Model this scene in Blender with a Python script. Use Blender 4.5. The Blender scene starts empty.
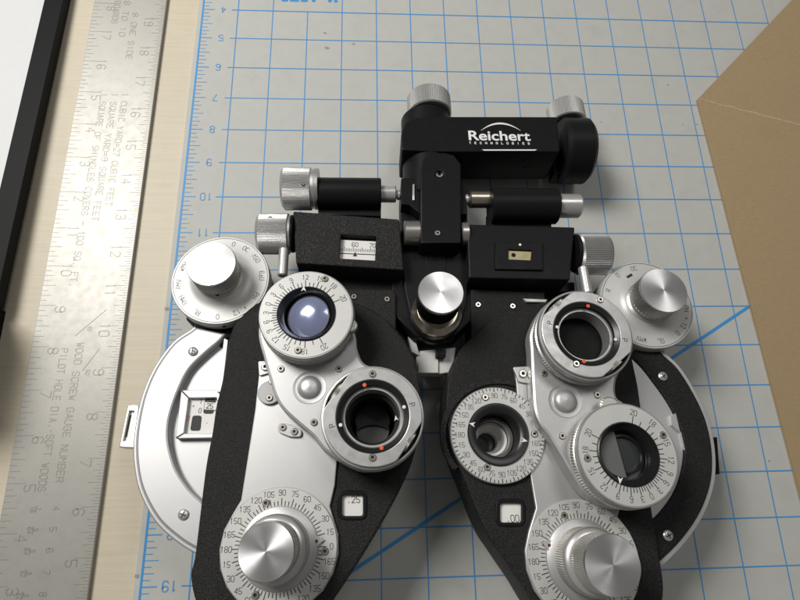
import bpy, math, random
from mathutils import Vector, Matrix, Euler
from mathutils.geometry import tessellate_polygon
random.seed(7)
PI = math.pi
S = bpy.context.scene
C = S.collection
# ---------------------------------------------------------------- camera (1 unit = 1 inch; the mat's inch grid is the world grid)
S.unit_settings.system = 'IMPERIAL'; S.unit_settings.scale_length = 0.0254; S.unit_settings.length_unit = 'INCHES'
CAM = Vector((4.8063, -16.5294, 12.4977)); CROT = Euler((0.2910, -0.0510, -0.0203), 'XYZ'); FPX = 528.71
cam = bpy.data.objects.new('camera', bpy.data.cameras.new('camera')); C.objects.link(cam)
cam.location = CAM; cam.rotation_euler = CROT
cam.data.sensor_width = 36; cam.data.lens = 36*FPX/800; cam.data.clip_start = .1; cam.data.clip_end = 500
S.camera = cam
# ---------------------------------------------------------------- light: dim room, one ceiling lamp above the left side
wd = bpy.data.worlds.new('World'); S.world = wd; wd.use_nodes = True
bg = wd.node_tree.nodes['Background']; bg.inputs[0].default_value = (1, .985, .95, 1); bg.inputs[1].default_value = .13
def lamp(name, loc, target, sx, sy, power, col):
    l = bpy.data.lights.new(name, 'AREA'); l.shape = 'RECTANGLE'; l.size = sx; l.size_y = sy; l.energy = power; l.color = col
    o = bpy.data.objects.new(name, l); C.objects.link(o); o.location = loc
    o.rotation_euler = (Vector(target)-Vector(loc)).to_track_quat('-Z', 'Y').to_euler()
    return o
lamp('ceiling_lamp', (-18, 5, 37), (5, -12, 0), 16, 16, 20500, (1, .975, .93))
lamp('ceiling_lamp', (20, 6, 44), (6, -13, 0), 14, 12, 3400, (1, .98, .95))
S.view_settings.view_transform = 'Standard'; S.view_settings.look = 'None'
S.view_settings.gamma = 1; S.view_settings.exposure = -.02
S.render.engine = 'CYCLES'
# ---------------------------------------------------------------- measuring: a photo point at a known height -> place in the world / on the tilted instrument
RM = CROT.to_matrix()
def W(x, y, z=0):
    d = RM @ Vector(((x-400)/FPX, (300-y)/FPX, -1)); return CAM + d*((z-CAM.z)/d.z)
TILT = math.radians(6.3); O = Vector((7, -16.8, 0)); RT = Matrix.Rotation(-TILT, 3, 'X')
CL = RT.transposed() @ (CAM-O)
def D(x, y, h):
    d = RT.transposed() @ (RM @ Vector(((x-400)/FPX, (300-y)/FPX, -1))); p = CL + d*((h-CL.z)/d.z); return Vector((p.x, p.y, h))
def DP(pts, h): return [D(x, y, h).to_2d() for x, y in pts]
def rad(x, y, r, h): return (D(x+r, y, h)-D(x-r, y, h)).length/2
# ---------------------------------------------------------------- materials
def mat(name, col, metal=0, rough=.5, bump=0, bscale=40, stretch=(1, 1, 1), cvar=0, cscale=8, spec=.5, aniso=0, rvar=0, trans=0, ior=1.45, coat=0, dirt=0, speck=0):
    m = bpy.data.materials.new(name); m.use_nodes = True; nt = m.node_tree; N = nt.nodes; L = nt.links; p = N['Principled BSDF']
    p.inputs['Base Color'].default_value = (*col, 1); p.inputs['Metallic'].default_value = metal; p.inputs['Roughness'].default_value = rough
    p.inputs['Specular IOR Level'].default_value = spec; p.inputs['IOR'].default_value = ior
    p.inputs['Transmission Weight'].default_value = trans; p.inputs['Coat Weight'].default_value = coat
    tc = N.new('ShaderNodeTexCoord'); mp = N.new('ShaderNodeMapping'); mp.inputs['Scale'].default_value = stretch; L.new(tc.outputs['Object'], mp.inputs[0])
    def noise(sc, det=3, src=mp.outputs[0]):
        n = N.new('ShaderNodeTexNoise'); n.inputs['Scale'].default_value = sc; n.inputs['Detail'].default_value = det; L.new(src, n.inputs['Vector']); return n
    def ramp(src, a, b, lo, hi):
        r = N.new('ShaderNodeMapRange'); r.inputs[1].default_value = a; r.inputs[2].default_value = b; r.inputs[3].default_value = lo; r.inputs[4].default_value = hi; L.new(src, r.inputs[0]); return r.outputs[0]
    def mul(fac, prev):
        x = N.new('ShaderNodeMix'); x.data_type = 'RGBA'; x.blend_type = 'MULTIPLY'; x.inputs[0].default_value = 1
        if prev is None: x.inputs[6].default_value = (*col, 1)
        else: L.new(prev, x.inputs[6])
        L.new(fac, x.inputs[7]); return x.outputs[2]
    c = None
    if cvar: c = mul(ramp(noise(cscale, 4).outputs[0], .3, .7, 1-cvar, 1+cvar*.5), c)
    if dirt:
        c = mul(ramp(noise(1.7, 6, tc.outputs['Object']).outputs[0], .55, .72, 1, 1-dirt), c)
    if speck:
        n = noise(150, 1, tc.outputs['Object']); sp = ramp(n.outputs[0], .63, .70, 0, speck)
        x = N.new('ShaderNodeMix'); x.data_type = 'RGBA'; L.new(sp, x.inputs[0]); x.inputs[7].default_value = (.6, .6, .6, 1)
        if c is None: x.inputs[6].default_value = (*col, 1)
        else: L.new(c, x.inputs[6])
        c = x.outputs[2]
    if c is not None: L.new(c, p.inputs['Base Color'])
    if rvar: L.new(ramp(noise(5, 5, tc.outputs['Object']).outputs[0], .3, .7, max(.03, rough-rvar), rough+rvar), p.inputs['Roughness'])
    if bump:
        b = N.new('ShaderNodeBump'); b.inputs['Strength'].default_value = bump; b.inputs['Distance'].default_value = .02
        L.new(noise(bscale, 3).outputs[0], b.inputs['Height']); L.new(b.outputs[0], p.inputs['Normal'])
    if aniso:
        p.inputs['Anisotropic'].default_value = aniso; t = N.new('ShaderNodeTangent'); t.direction_type = 'RADIAL'; t.axis = 'Z'; L.new(t.outputs[0], p.inputs['Tangent'])
    return m
M = {}
M['mat_grey'] = mat('cutting_mat_grey', (.455, .46, .435), 0, .62, .15, 60, cvar=.03, cscale=3, dirt=.05)
M['mat_blue'] = mat('mat_blue_print', (.05, .27, .60), 0, .55, cvar=.12, cscale=30)
M['mat_smudge'] = mat('pencil_smudge', (.30, .30, .29), 0, .7, cvar=.3, cscale=40)
M['wood'] = mat('pale_table_wood', (.56, .50, .385), 0, .5, .12, 14, (.25, 8, 1), cvar=.06, cscale=2.6, dirt=.04)
M['steel'] = mat('worn_ruler_steel', (.385, .375, .345), .42, .47, .04, 14, (1.5, 1, 1), cvar=.03, cscale=1.3, rvar=.03, dirt=.04)
M['engrave'] = mat('engraved_line', (.285, .278, .255), .4, .5)
M['white_board'] = mat('white_board', (.62, .63, .64), 0, .5, cvar=.02)
M['black_plastic'] = mat('black_plastic', (.008, .008, .009), 0, .5, .1, 60, spec=.12)
M['kraft'] = mat('kraft_cardboard', (.35, .255, .145), 0, .8, .35, 22, (1, 2.5, 1), cvar=.05, cscale=7, dirt=.03)
M['kraft_edge'] = mat('kraft_torn_fold', (.52, .40, .25), 0, .85, .5, 50, cvar=.2, cscale=20)
M['crinkle'] = mat('black_crinkle_paint', (.010, .010, .010), 0, .42, .8, 42, spec=.14, speck=.32)
M['satin_black'] = mat('satin_black_paint', (.009, .009, .010), 0, .40, .12, 60, spec=.14, rvar=.05)
M['dull_black'] = mat('dull_black_bore', (.006, .006, .006), 0, .6, spec=.2)
M['rim_black'] = mat('black_ring_enamel', (.012, .012, .013), 0, .3, .1, 70)
M['silver'] = mat('satin_aluminium', (.47, .47, .47), .60, .40, .10, 150, cvar=.012, cscale=1.2, rvar=.015)
M['silver_bright'] = mat('polished_aluminium', (.60, .60, .59), .66, .30, rvar=.03)
M['ring_silver'] = mat('worn_ring_aluminium', (.42, .42, .415), .66, .38, .05, 90, cvar=.05, cscale=4, rvar=.06)
M['dial'] = mat('engraved_dial_face', (.52, .52, .505), .30, .45, .04, 120, cvar=.03, cscale=3)
M['turned'] = mat('turned_knob_face', (.60, .60, .605), .90, .34, aniso=.80, rvar=.03)
M['grooved'] = mat('brushed_knob_side', (.58, .58, .57), .80, .36, .25, 3, (.5, 30, 30), cvar=.14, cscale=3)
M['grooved_y'] = mat('brushed_knob_side_lengthwise', (.58, .58, .57), .80, .36, .25, 3, (30, .5, 30), cvar=.14, cscale=3)
M['boss_grey'] = mat('dark_satin_boss', (.28, .28, .28), .5, .45, .08, 120)
M['cast_silver'] = mat('cast_cover_silver', (.45, .45, .455), .55, .42, .10, 120, cvar=.012, cscale=1.2)
M['hinge_steel'] = mat('hinge_pin_steel', (.42, .41, .38), .85, .30)
M['knurl'] = mat('knurled_steel', (.50, .485, .45), .8, .38)
M['brass'] = mat('nickel_brass', (.46, .42, .35), .95, .28)
M['screw'] = mat('screw_steel', (.62, .57, .51), .95, .25)
M['ink'] = mat('black_engraving', (.02, .02, .02), 0, .6)
M['white_ink'] = mat('white_print', (.75, .75, .75), 0, .5)
M['red'] = mat('orange_red_paint', (.75, .09, .03), 0, .45)
M['card_white'] = mat('white_window_card', (.72, .71, .69), 0, .5)
M['level_glass'] = mat('yellow_level_vial', (.42, .36, .20), 0, .12, coat=.6, cvar=.2, cscale=6)
M['lens_blue'] = mat('coated_lens', (.26, .29, .46), .40, .16, cvar=.10, cscale=3, coat=1)
M['lens_dark'] = mat('dark_lens_glass', (.035, .037, .04), .1, .05, coat=1)
M['lens_grey'] = mat('grey_lens_glass', (.16, .165, .16), .2, .10, coat=1)
M['nylon'] = mat('white_nylon', (.55, .55, .53), 0, .4, cvar=.05)
# ---------------------------------------------------------------- mesh builder
class MB:
    def __init__(s): s.v = []; s.f = []; s.m = []
    def add(s, vs, fs, mi=0):
        b = len(s.v); s.v += [tuple(v) for v in vs]; s.f += [tuple(i+b for i in f) for f in fs]; s.m += [mi]*len(fs)
    def loopwall(s, rings, mi=0, close=True):
        n = len(rings[0]); b = len(s.v)
        for r in rings: s.v += [tuple(p) for p in r]
        for k in range(len(rings)-1):
            for i in range(n if close else n-1):
                j = (i+1) % n; s.f.append((b+k*n+i, b+k*n+j, b+(k+1)*n+j, b+(k+1)*n+i)); s.m.append(mi)
    def lathe(s, prof, n=64, c=(0, 0, 0), axis='z', mi=0, tooth=None, a0=0):
        """prof: (r, z[, mat]) list bottom->top; tooth(i,k) -> radius change"""
        def P(r, z, a):
            x, y = r*math.cos(a), r*math.sin(a)
            if axis == 'z': q = (x, y, z)
            elif axis == 'x': q = (z, x, y)
            else: q = (x, z, -y)
            return (q[0]+c[0], q[1]+c[1], q[2]+c[2])
        b = len(s.v)
        for k, pr in enumerate(prof):
            for i in range(n):
                dr = tooth(i, k) if tooth and pr[0] > 0 else 0
                s.v.append(P(pr[0]+dr, pr[1], a0+2*PI*i/n))
        for k in range(len(prof)-1):
            mm = prof[k+1][2] if len(prof[k+1]) > 2 else mi
            for i in range(n):
                j = (i+1) % n; s.f.append((b+k*n+i, b+k*n+j, b+(k+1)*n+j, b+(k+1)*n+i)); s.m.append(mm)
        return s
    def slab(s, outer, z0, z1, holes=(), bev=.03, mi=0, mtop=None, bottom=True):
        mtop = mi if mtop is None else mtop
        def area(p): return sum(p[i][0]*p[(i+1) % len(p)][1]-p[(i+1) % len(p)][0]*p[i][1] for i in range(len(p)))
        loops = []
        for k, lp in enumerate([outer]+list(holes)):
            lp = [Vector((p[0], p[1])) for p in lp]
            if (area(lp) > 0) != (k == 0): lp.reverse()
            loops.append(lp)
        tops = []
        for lp in loops:
            steps = [(0, z0), (0, z1-bev), (bev*.3, z1-bev*.3), (bev, z1)] if bev else [(0, z0), (0, z1)]
            rings = []
            for ins, z in steps:
                q = offset(lp, -ins) if ins else lp
                rings.append([(p.x, p.y, z) for p in q])
            s.loopwall(rings, mi); tops.append(rings[-1])
        for zz, rs in ((None, tops),) + (((z0, [[(p.x, p.y, z0) for p in lp] for lp in loops]),) if bottom else ()):
            vs = [p for r in rs for p in r]
            tris = tessellate_polygon([[Vector((p[0], p[1], 0)) for p in r] for r in rs])
            if zz is None: s.add(vs, tris, mtop)
            else: s.add(vs, [t[::-1] for t in tris], mi)
        return s
    def box(s, x0, y0, z0, x1, y1, z1, bev=.02, mi=0):
        return s.slab([(x0, y0), (x1, y0), (x1, y1), (x0, y1)], z0, z1, bev=bev, mi=mi)
    def ribbon(s, pts, w, z0=0, mi=0):
        for a, b in zip(pts[:-1], pts[1:]):
            s.q = (getattr(s, 'q', 0)+1) % 7; z = z0+s.q*.00035
            a = Vector(a); b = Vector(b); d = b-a
            if d.length < 1e-6: continue
            d.normalize(); n = Vector((-d.y, d.x))*w/2; e = d*w*.35
            s.add([(*(a-e-n), z), (*(b+e-n), z), (*(b+e+n), z), (*(a-e+n), z)], [(0, 1, 2, 3)], mi)
    def text(s, t, pos, ang, hgt, w, z=0, mi=0, sx=.8, align='c', gap=1.6):
        k = hgt/6; adv = (4+gap)*k*sx; L = adv*len(t)-gap*k*sx; x = {'c': -L/2, 'l': 0, 'r': -L}[align]
        ca, sa = math.cos(ang), math.sin(ang)
        for ch in t:
            for pl in GL.get(ch, '').split(';'):
                pl = pl.replace(' ', '')
                pts = [(x+int(pl[i])*k*sx, (int(pl[i+1])-3)*k) for i in range(0, len(pl)-1, 2)]
                pts = [(pos[0]+p[0]*ca-p[1]*sa, pos[1]+p[0]*sa+p[1]*ca) for p in pts]
                if len(pts) > 1: s.ribbon(pts, w, z, mi)
            x += adv
        return s
GL = {'0': '10010516364541 3010', '1': '152620', '2': '05163645440040', '3': '051636454433 13;334241301001', '4': '30360242', '5': '460603334241301001',
 '6': '453616050110304142331302', '7': '06464510', '8': '13040516364544331302011030414233', '9': '011030414536160504133344', 'A': '002640;1232',
 'B': '00063645443303;3342413000', 'C': '4536160501103041', 'D': '00063645413000', 'E': '46060040;0333', 'F': '460600;0333', 'G': '4536160501103041 4323',
 'H': '0600;4640;0343', 'I': '2620', 'J': '4641301001', 'K': '0600;460340', 'L': '060040', 'M': '0006234640', 'N': '00064046', 'O': '100105163645413010',
 'P': '00063645443303', 'Q': '100105163645413010;2240', 'R': '00063645443303;2340', 'S': '453616050413334241301001', 'T': '0646;2620', 'U': '060110304146',
 'V': '062046', 'W': '0610243046', 'X': '0640;0046', 'Y': '062346;2320', 'Z': '06460040', '.': '2021', '-': '1333', '_': '0343', '+': '0343;2125', '=': '0242;0444',
 '/': '0046', '^': '00244000', '~': '0444;2226;0141', "'": '1516', ' ': ''}
def offset(lp, d):
    n = len(lp); out = []
    for i in range(n):
        p, a, b = lp[i], lp[i-1], lp[(i+1) % n]
        e1 = (p-a); e2 = (b-p)
        if e1.length < 1e-7 or e2.length < 1e-7: out.append(p.copy()); continue
        e1.normalize(); e2.normalize(); n1 = Vector((e1.y, -e1.x)); n2 = Vector((e2.y, -e2.x)); m = n1+n2
        if m.length < 1e-4: out.append(p+n1*d); continue
        m.normalize(); out.append(p+m*d/max(.35, m.dot(n1)))
    return out
def spline(pts, closed=True, n=6):
    pts = [Vector(p) for p in pts]; N = len(pts); out = []
    for i in range(N if closed else N-1):
        g = (lambda k: pts[k % N]) if closed else (lambda k: pts[max(0, min(N-1, k))])
        a, b, c, d = g(i-1), g(i), g(i+1), g(i+2)
        for j in range(n):
            t = j/n; out.append(.5*((2*b)+(c-a)*t+(2*a-5*b+4*c-d)*t*t+(3*b-a-3*c+d)*t**3))
    if not closed: out.append(pts[-1])
    return out
def rounded(pts, r, n=5):
    pts = [Vector(p) for p in pts]; out = []; N = len(pts)
    for i in range(N):
        p, a, b = pts[i], pts[i-1], pts[(i+1) % N]; da = a-p; db = b-p; k = min(r, da.length*.45, db.length*.45)
        A = p+da.normalized()*k; B = p+db.normalized()*k
        for j in range(n+1):
            t = j/n; out.append(A*(1-t)**2+p*2*t*(1-t)+B*t*t)
    return out
def circle(c, r, n=48, a0=0): return [Vector((c[0]+r*math.cos(a0+2*PI*i/n), c[1]+r*math.sin(a0+2*PI*i/n))) for i in range(n)]
def mesh(name, mb, mats, sharp=35):
    me = bpy.data.meshes.new(name); me.from_pydata(mb.v, [], mb.f)
    for m in (mats if isinstance(mats, (list, tuple)) else [mats]): me.materials.append(m if not isinstance(m, str) else M[m])
    me.polygons.foreach_set('material_index', mb.m); me.polygons.foreach_set('use_smooth', [True]*len(me.polygons))
    me.update(); me.validate(); me.set_sharp_from_angle(angle=math.radians(sharp)); return me
ABS = {}
def obj(name, mb, mats, parent=None, loc=(0, 0, 0), me=None, label=None, rot=None, sharp=35):
    """mesh is given around loc; loc is in the frame of the top-level thing"""
    o = bpy.data.objects.new(name, me or mesh(name, mb, mats, sharp)); C.objects.link(o)
    loc = Vector(loc); ABS[o] = loc
    if parent: o.parent = parent; o.location = loc-ABS.get(parent, Vector())
    else: o.location = loc
    if rot: o.rotation_euler = rot
    if label: o['label'] = label
    return o
def tag(o, label=None, cat=None, group=None, kind=None):
    for k, v in (('label', label), ('category', cat), ('group', group), ('kind', kind)):
        if v: o[k] = v
    return o
def empty(name, loc, label, cat):
    o = bpy.data.objects.new(name, None); C.objects.link(o); o.location = loc; o.empty_display_size = .5; ABS[o] = Vector(); return tag(o, label, cat)
# ================================================================ THE SETTING
tb = MB().box(-22, -34, -1.2, 34, 14, -.085, .05)
tag(obj('table_top', tb, 'wood'), kind='structure')
# ---------------------------------------------------------------- cutting mat
cm = empty('cutting_mat', (9, -12, -.08), 'large pale grey self-healing cutting mat with a blue inch grid, lying under the instrument', 'cutting mat')
def matobj(name, mb, m, **k): o = obj(name, mb, m, cm, (0, 0, 0), **k); o.location = -Vector((9, -12, -.08)); return o
matobj('mat_sheet', MB().slab(rounded([(-.14, -24.2), (18.2, -24.2), (18.2, .2), (-.14, .2)], .15), -.08, 0, bev=.012), 'mat_grey')
g = MB()
def gl(x0, y0, x1, y1, w, z=.0035): g.ribbon([(x0, y0), (x1, y1)], w, z)
gl(0, -23.6, 0, -.2, .05); 
for r in range(1, 24):
    gl(.84, -r, 17, -r, .028 if r not in (4,) else .034, .0045)
    gl(.03, -r, .32, -r, .024)
    for q in range(1, 8): gl(.03, -r+1-q/8, .03+(.27 if q == 4 else .2 if q % 2 == 0 else .14), -r+1-q/8, .017)
for c_ in range(1, 18):
    y1 = -.9
    if c_ == 3: y1 = -4
    gl(c_, -23.4, c_, y1, .026, .004)
g2 = MB()
s30 = math.tan(math.radians(30))
gl(14.46, -13, 0.9, -13-(13.56*s30), .075, .0055)
matobj('grid_lines', g, 'mat_blue')
for r in range(3, 20): g2.text(str(r), (.58, -r), PI, .2, .022, .0045, sx=.85, gap=1.8)
matobj('inch_numbers', g2, 'mat_blue')
g3 = MB().text('X-ACTO', (3.02, -3.36), PI, .46, .10, .0062, sx=.62, gap=1.9)
matobj('brand_print', g3, 'mat_blue')
g4 = MB()
for x, y, r in ((353.5, 43.8, .05), (327, 48, .09), (325, 33, .06), (668, 85, .04), (683, 124.5, .03), (697, 124.5, .035), (601, 122, .03), (137, 576, .07), (591, 236, .03), (769, 461, .035), (256, 77, .02), (167, 309, .08)):
    p = W(x, y); a = random.random()*3
    g4.add([(p.x+math.cos(t*PI/4+a)*r*(1 if t % 2 else .55), p.y+math.sin(t*PI/4+a)*r*.6*(1 if t % 3 else .7), .0066) for t in range(8)], [tuple(range(8))])
matobj('smudge_marks', g4, 'mat_smudge')
# ---------------------------------------------------------------- steel framing-square blade used as a ruler
RX0, RX1 = -3.06, -1.045
ru = empty('steel_ruler', ((RX0+RX1)/2, -12, -.08), 'worn steel rule with engraved tables and inch numbers, on the wood left of the mat', 'ruler')
def ruobj(name, mb, m, **k): o = obj(name, mb, m, ru, (0, 0, 0), **k); o.location = -ru.location; return o
ruobj('blade', MB().slab([(RX0, -25), (RX1, -25), (RX1, 1), (RX0, 1)], -.08, .03, bev=.012), 'steel')
yr = W(106, 368).y+9; yl = W(43, 347).y+8      # y of a number n: yr-9 -> number 9
ti = MB(); nu = MB(); tx = MB(); ZR = .0335
for n in range(1, 21):
    for q in range(16):
        y = (W(106, 368).y-9)+n+q/16
        L = .30 if q == 0 else .24 if q == 8 else .18 if q % 4 == 0 else .13 if q % 2 == 0 else .08
        ti.ribbon([(RX1-.02, y), (RX1-.02-L*1.15, y)], .011, ZR)
    for q in range(8):
        y = (W(43, 347).y-8)+n+q/8
        L = .34 if q == 0 else .26 if q == 4 else .2 if q % 2 == 0 else .12
        ti.ribbon([(RX0+.02, y), (RX0+.02+L*1.1, y)], .011, ZR)
    nu.text(str(n), (RX1-.42, (W(106, 368).y-9)+n-.10), -PI/2, .23, .02, ZR, sx=.85, gap=1.5, align='c')
    nu.text(str(n), (RX0+.50, (W(43, 347).y-8)+n-.10), -PI/2, .23, .02, ZR, sx=.85, gap=1.5, align='c')
def line(px0, px1, s, h=.155):   # text centred between two photo points, reading down the blade
    a, b = W(*px0), W(*px1); L = abs(a.y-b.y); k = h/6; sx = L/(k*(5.6*len(s)-1.6))
    tx.text(s, ((a.x+b.x)/2, (a.y+b.y)/2), -PI/2, h, .015, ZR, sx=sx)
line((123, 94), (112, 206), '1 CUBIC YARD=27 CUBIC FEET'); line((113, 94), (98, 221), '1 SQUARE YARD=9 SQUARE FEET'); line((104, 94), (74, 287), '1 SQUARE OF SHINGLES COVERS _ 100 SQ. FT.')
line((81, 343), (60, 482), 'WOOD SCREW GAUGE NUMBER'); line((66, 349), (41, 491), 'PILOT HOLE DIA.-SOFT WOODS')
line((136, 14), (129, 60), '8 ONE SIDE'); line((127, 2), (123, 37), '8 TO 10'); line((119, 2), (114, 24), 'BOARDS')
for s, f, y in (('4', '1/16', 508), ('5', '5/64', 529), ('6', '5/64', 550), ('7', '3/32', 572), ('8', '3/32', 594)):
    x = 57-(y-508)*.155; q = W(x, y); tx.text(s, (q.x, q.y), -PI/2, .14, .015, ZR)
    q = W(x-20, y+1); a_, b_ = f.split('/'); tx.text(a_, (q.x+.06, q.y), -PI/2, .09, .012, ZR); tx.text(b_, (q.x-.07, q.y), -PI/2, .09, .012, ZR); tx.ribbon([(q.x, q.y+.07), (q.x, q.y-.07)], .01, ZR)
for a, b, t in (((107, 310), (76, 336), "45'"), ((100, 349), (83, 371), "50'")):
    a, b = W(*a), W(*b); tx.ribbon([(a.x, a.y), (b.x, b.y)], .013, ZR); q = W(*((90, 330) if t[0] == '4' else (88, 374))); tx.text(t, (q.x, q.y), -PI/2-.1, .09, .011, ZR)
ruobj('scale_marks', ti, 'engrave'); ruobj('inch_numbers', nu, 'engrave'); ruobj('engraved_tables', tx, 'engrave')
# ---------------------------------------------------------------- white board in a thick black frame, far left
A = W(68, 0, -.03); B = W(8, 309, .12); RW = A.x-W(42, 0, .27).x; A.z = .27; B.z = .46
wb = empty('framed_board', (A.x-4, A.y-4, -.08), 'white board in a thick black frame at the left edge of the photograph', 'framed board')
fy1 = 1.5; sl = (B.z-A.z)/(B.y-A.y)
def fz(y): return A.z+(y-A.y)*sl
def fobj(name, x0, y0, x1, y1, top, th, m):
    mb = MB(); vs = []
    for zo in (top-th, top):
        for x, y in ((x0, y0), (x1, y0), (x1, y1), (x0, y1)): vs.append((x, y, fz(y)+zo))
    mb.add(vs, [(3, 2, 1, 0), (4, 5, 6, 7), (0, 1, 5, 4), (1, 2, 6, 5), (2, 3, 7, 6), (3, 0, 4, 7)])
    o = obj(name, mb, m, wb, (0, 0, 0)); o.location = -wb.location; return o
ex = (A.x+B.x)/2
fobj('frame_rail', ex-RW, B.y, ex, fy1, 0, .3, 'black_plastic'); fobj('frame_rail', ex-9.4, B.y, ex-8.8, fy1, 0, .42, 'black_plastic')
fobj('frame_rail', ex-8.8, B.y, ex-RW, B.y+.55, -.002, .42, 'black_plastic'); fobj('board_panel', ex-8.8, B.y+.55, ex-RW, fy1, -.03, .3, 'white_board')
obj('shadow_block', MB().box(-6, -15.1, -.08, -3.86, B.y-.01, 2.1, .06), 'black_plastic', wb).location = -wb.location  # added block, mostly out of view, sized to cast shade onto the ruler
# ---------------------------------------------------------------- kraft cardboard, right
p0 = W(698, 99, .1); p1 = W(800, 490, .1); pc = W(800, 125, .1); pu = W(792, 0, .1)
kb = empty('cardboard_piece', (18, -12, 0), 'folded brown kraft cardboard with a raised crease, lying on the right side of the mat', 'cardboard')
def kobj(name, mb, m): o = obj(name, mb, m, kb, (0, 0, 0)); o.location = -kb.location; return o
dv = (p1-p0).normalized(); dc = (pc-p0).normalized(); du = (pu-p0).normalized()
e1 = p0+dv*17; e2 = p0+dc*12; e3 = p0+du*11
kobj('lower_panel', MB().slab([(p0.x, p0.y), (e1.x, e1.y), (e1.x+12, e1.y), (e2.x, e2.y)], .012, .10, bev=.01), 'kraft')
mb = MB(); q3 = e3+Vector((0, 0, .55)); q4 = e2+(e3-p0)*.8+Vector((0, 0, .5))
tp = [p0+Vector((.01, .012, .004)), e2+Vector((0, .012, .004)), q4, q3]
mb.add([*tp, *[p-Vector((0, 0, .085)) for p in tp]], [(0, 1, 2, 3), (7, 6, 5, 4), (0, 4, 5, 1), (1, 5, 6, 2), (2, 6, 7, 3), (3, 7, 4, 0)])
kobj('upper_flap', mb, 'kraft')
mb = MB(); n_ = 60
for k in range(2):
    rr = []
    for i in range(n_+1):
        q = p0+(e2-p0)*(i/n_); wob = .012*math.sin(i*1.7)+.010*math.sin(i*4.1); pr = Vector((-dc.y, dc.x, 0))
        rr.append([q+pr*(.028+wob)+Vector((0, 0, .006)), q+pr*wob+Vector((0, 0, .022+.012*math.sin(i*2.3))), q-pr*(.03-wob)+Vector((0, 0, .003))])
    break
mb.loopwall([[r[k] for r in rr] for k in range(3)], close=False); kobj('crease', mb, 'kraft_edge')

# ================================================================ THE PHOROPTER
ph = empty('phoropter', O, 'black and silver two-eyed phoropter lens instrument lying face up on the gridded mat', 'phoropter')
ph.rotation_euler = (-TILT, 0, 0)
def screw_mesh(r, h, kind, mats):
    mb = MB(); mb.lathe([(r, 0), (r, h*.6), (r*.8, h), (r*.45, h), (r*.42, h*.35, 1), (0, h*.3, 1)], 20)
    if kind == 'cross':
        mb = MB(); mb.lathe([(r, 0), (r, h*.5), (r*.75, h*.85), (r*.4, h), (0, h)], 24)
        for a in (0, PI/2):
            c, s_ = math.cos(a+.6), math.sin(a+.6); mb.ribbon([(-c*r*.5, -s_*r*.5), (c*r*.5, s_*r*.5)], r*.24, h+.003+a*.0006, 1)
    return mesh('screw', mb, mats)
SM = screw_mesh(.066, .035, 'hex', ['screw', 'ink']); SB = screw_mesh(.085, .05, 'hex', ['screw', 'ink']); SC = screw_mesh(.095, .05, 'cross', ['silver_bright', 'ink'])
def screw(x, y, h, parent, me=None):
    return obj('screw', None, None, parent, D(x, y, h), me=me or SM, rot=(0, 0, random.random()*2))
def knurl(t, amp): return lambda i, k: amp if i % 2 else 0
def diamond(amp): return lambda i, k: amp if (i+k) % 2 else 0
def pxobj(name, pts, z0, z1, m, parent=ph, holes=(), bev=.03, r=0, sp=False, hm=None, label=None):
    """slab traced at its top height"""
    P = DP(pts, hm or z1); P = spline(P) if sp else (rounded(P, r) if r else P)
    c = sum(P, Vector((0, 0)))/len(P); P = [p-c for p in P]; H = [[q-c for q in h] for h in holes]
    return obj(name, MB().slab(P, z0, z1, H, bev), m, parent, (c.x, c.y, 0), label=label)
def flat_text(name, items, z, parent, m='ink'):
    """items: (text, px, py, angle deg, height px, stroke)"""
    mb = MB(); c = D(items[0][1], items[0][2], z)
    for t, x, y, a, hp, w in items:
        p = D(x, y, z)-c; mb.text(t, (p.x, p.y), math.radians(a), rad(x, y, hp/2, z)*2, w, 0)
    return obj(name, mb, m, parent, c)
def dial_marks(parent, c, h, angs, r0, r1, w, m='ink', major=None):
    mb = MB()
    for i, a in enumerate(angs):
        a = math.radians(a); rr0, rr1 = (r0, r1) if not major else major(i, r0, r1)
        mb.ribbon([(rr0*math.cos(a), rr0*math.sin(a)), (rr1*math.cos(a), rr1*math.sin(a))], w, 0)
    return obj('scale_marks', mb, m, parent, (c.x, c.y, h+.0035))
def dial_numbers(parent, c, h, items, r, hgt, w, upright=False, m='ink', sx=.8, flip=0):
    mb = MB()
    for t, a in items:
        a = math.radians(a); mb.text(t, (r*math.cos(a), r*math.sin(a)), 0 if upright else a-PI/2+flip, hgt, w, 0, sx=sx)
    return obj('numbers', mb, m, parent, (c.x, c.y, h+.0035))
def ring_lathe(name, c, prof, mats, parent, n=96, tooth=None, label=None):
    return obj(name, MB().lathe(prof, n, tooth=tooth), mats, parent, (c.x, c.y, 0), label=label)

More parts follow.
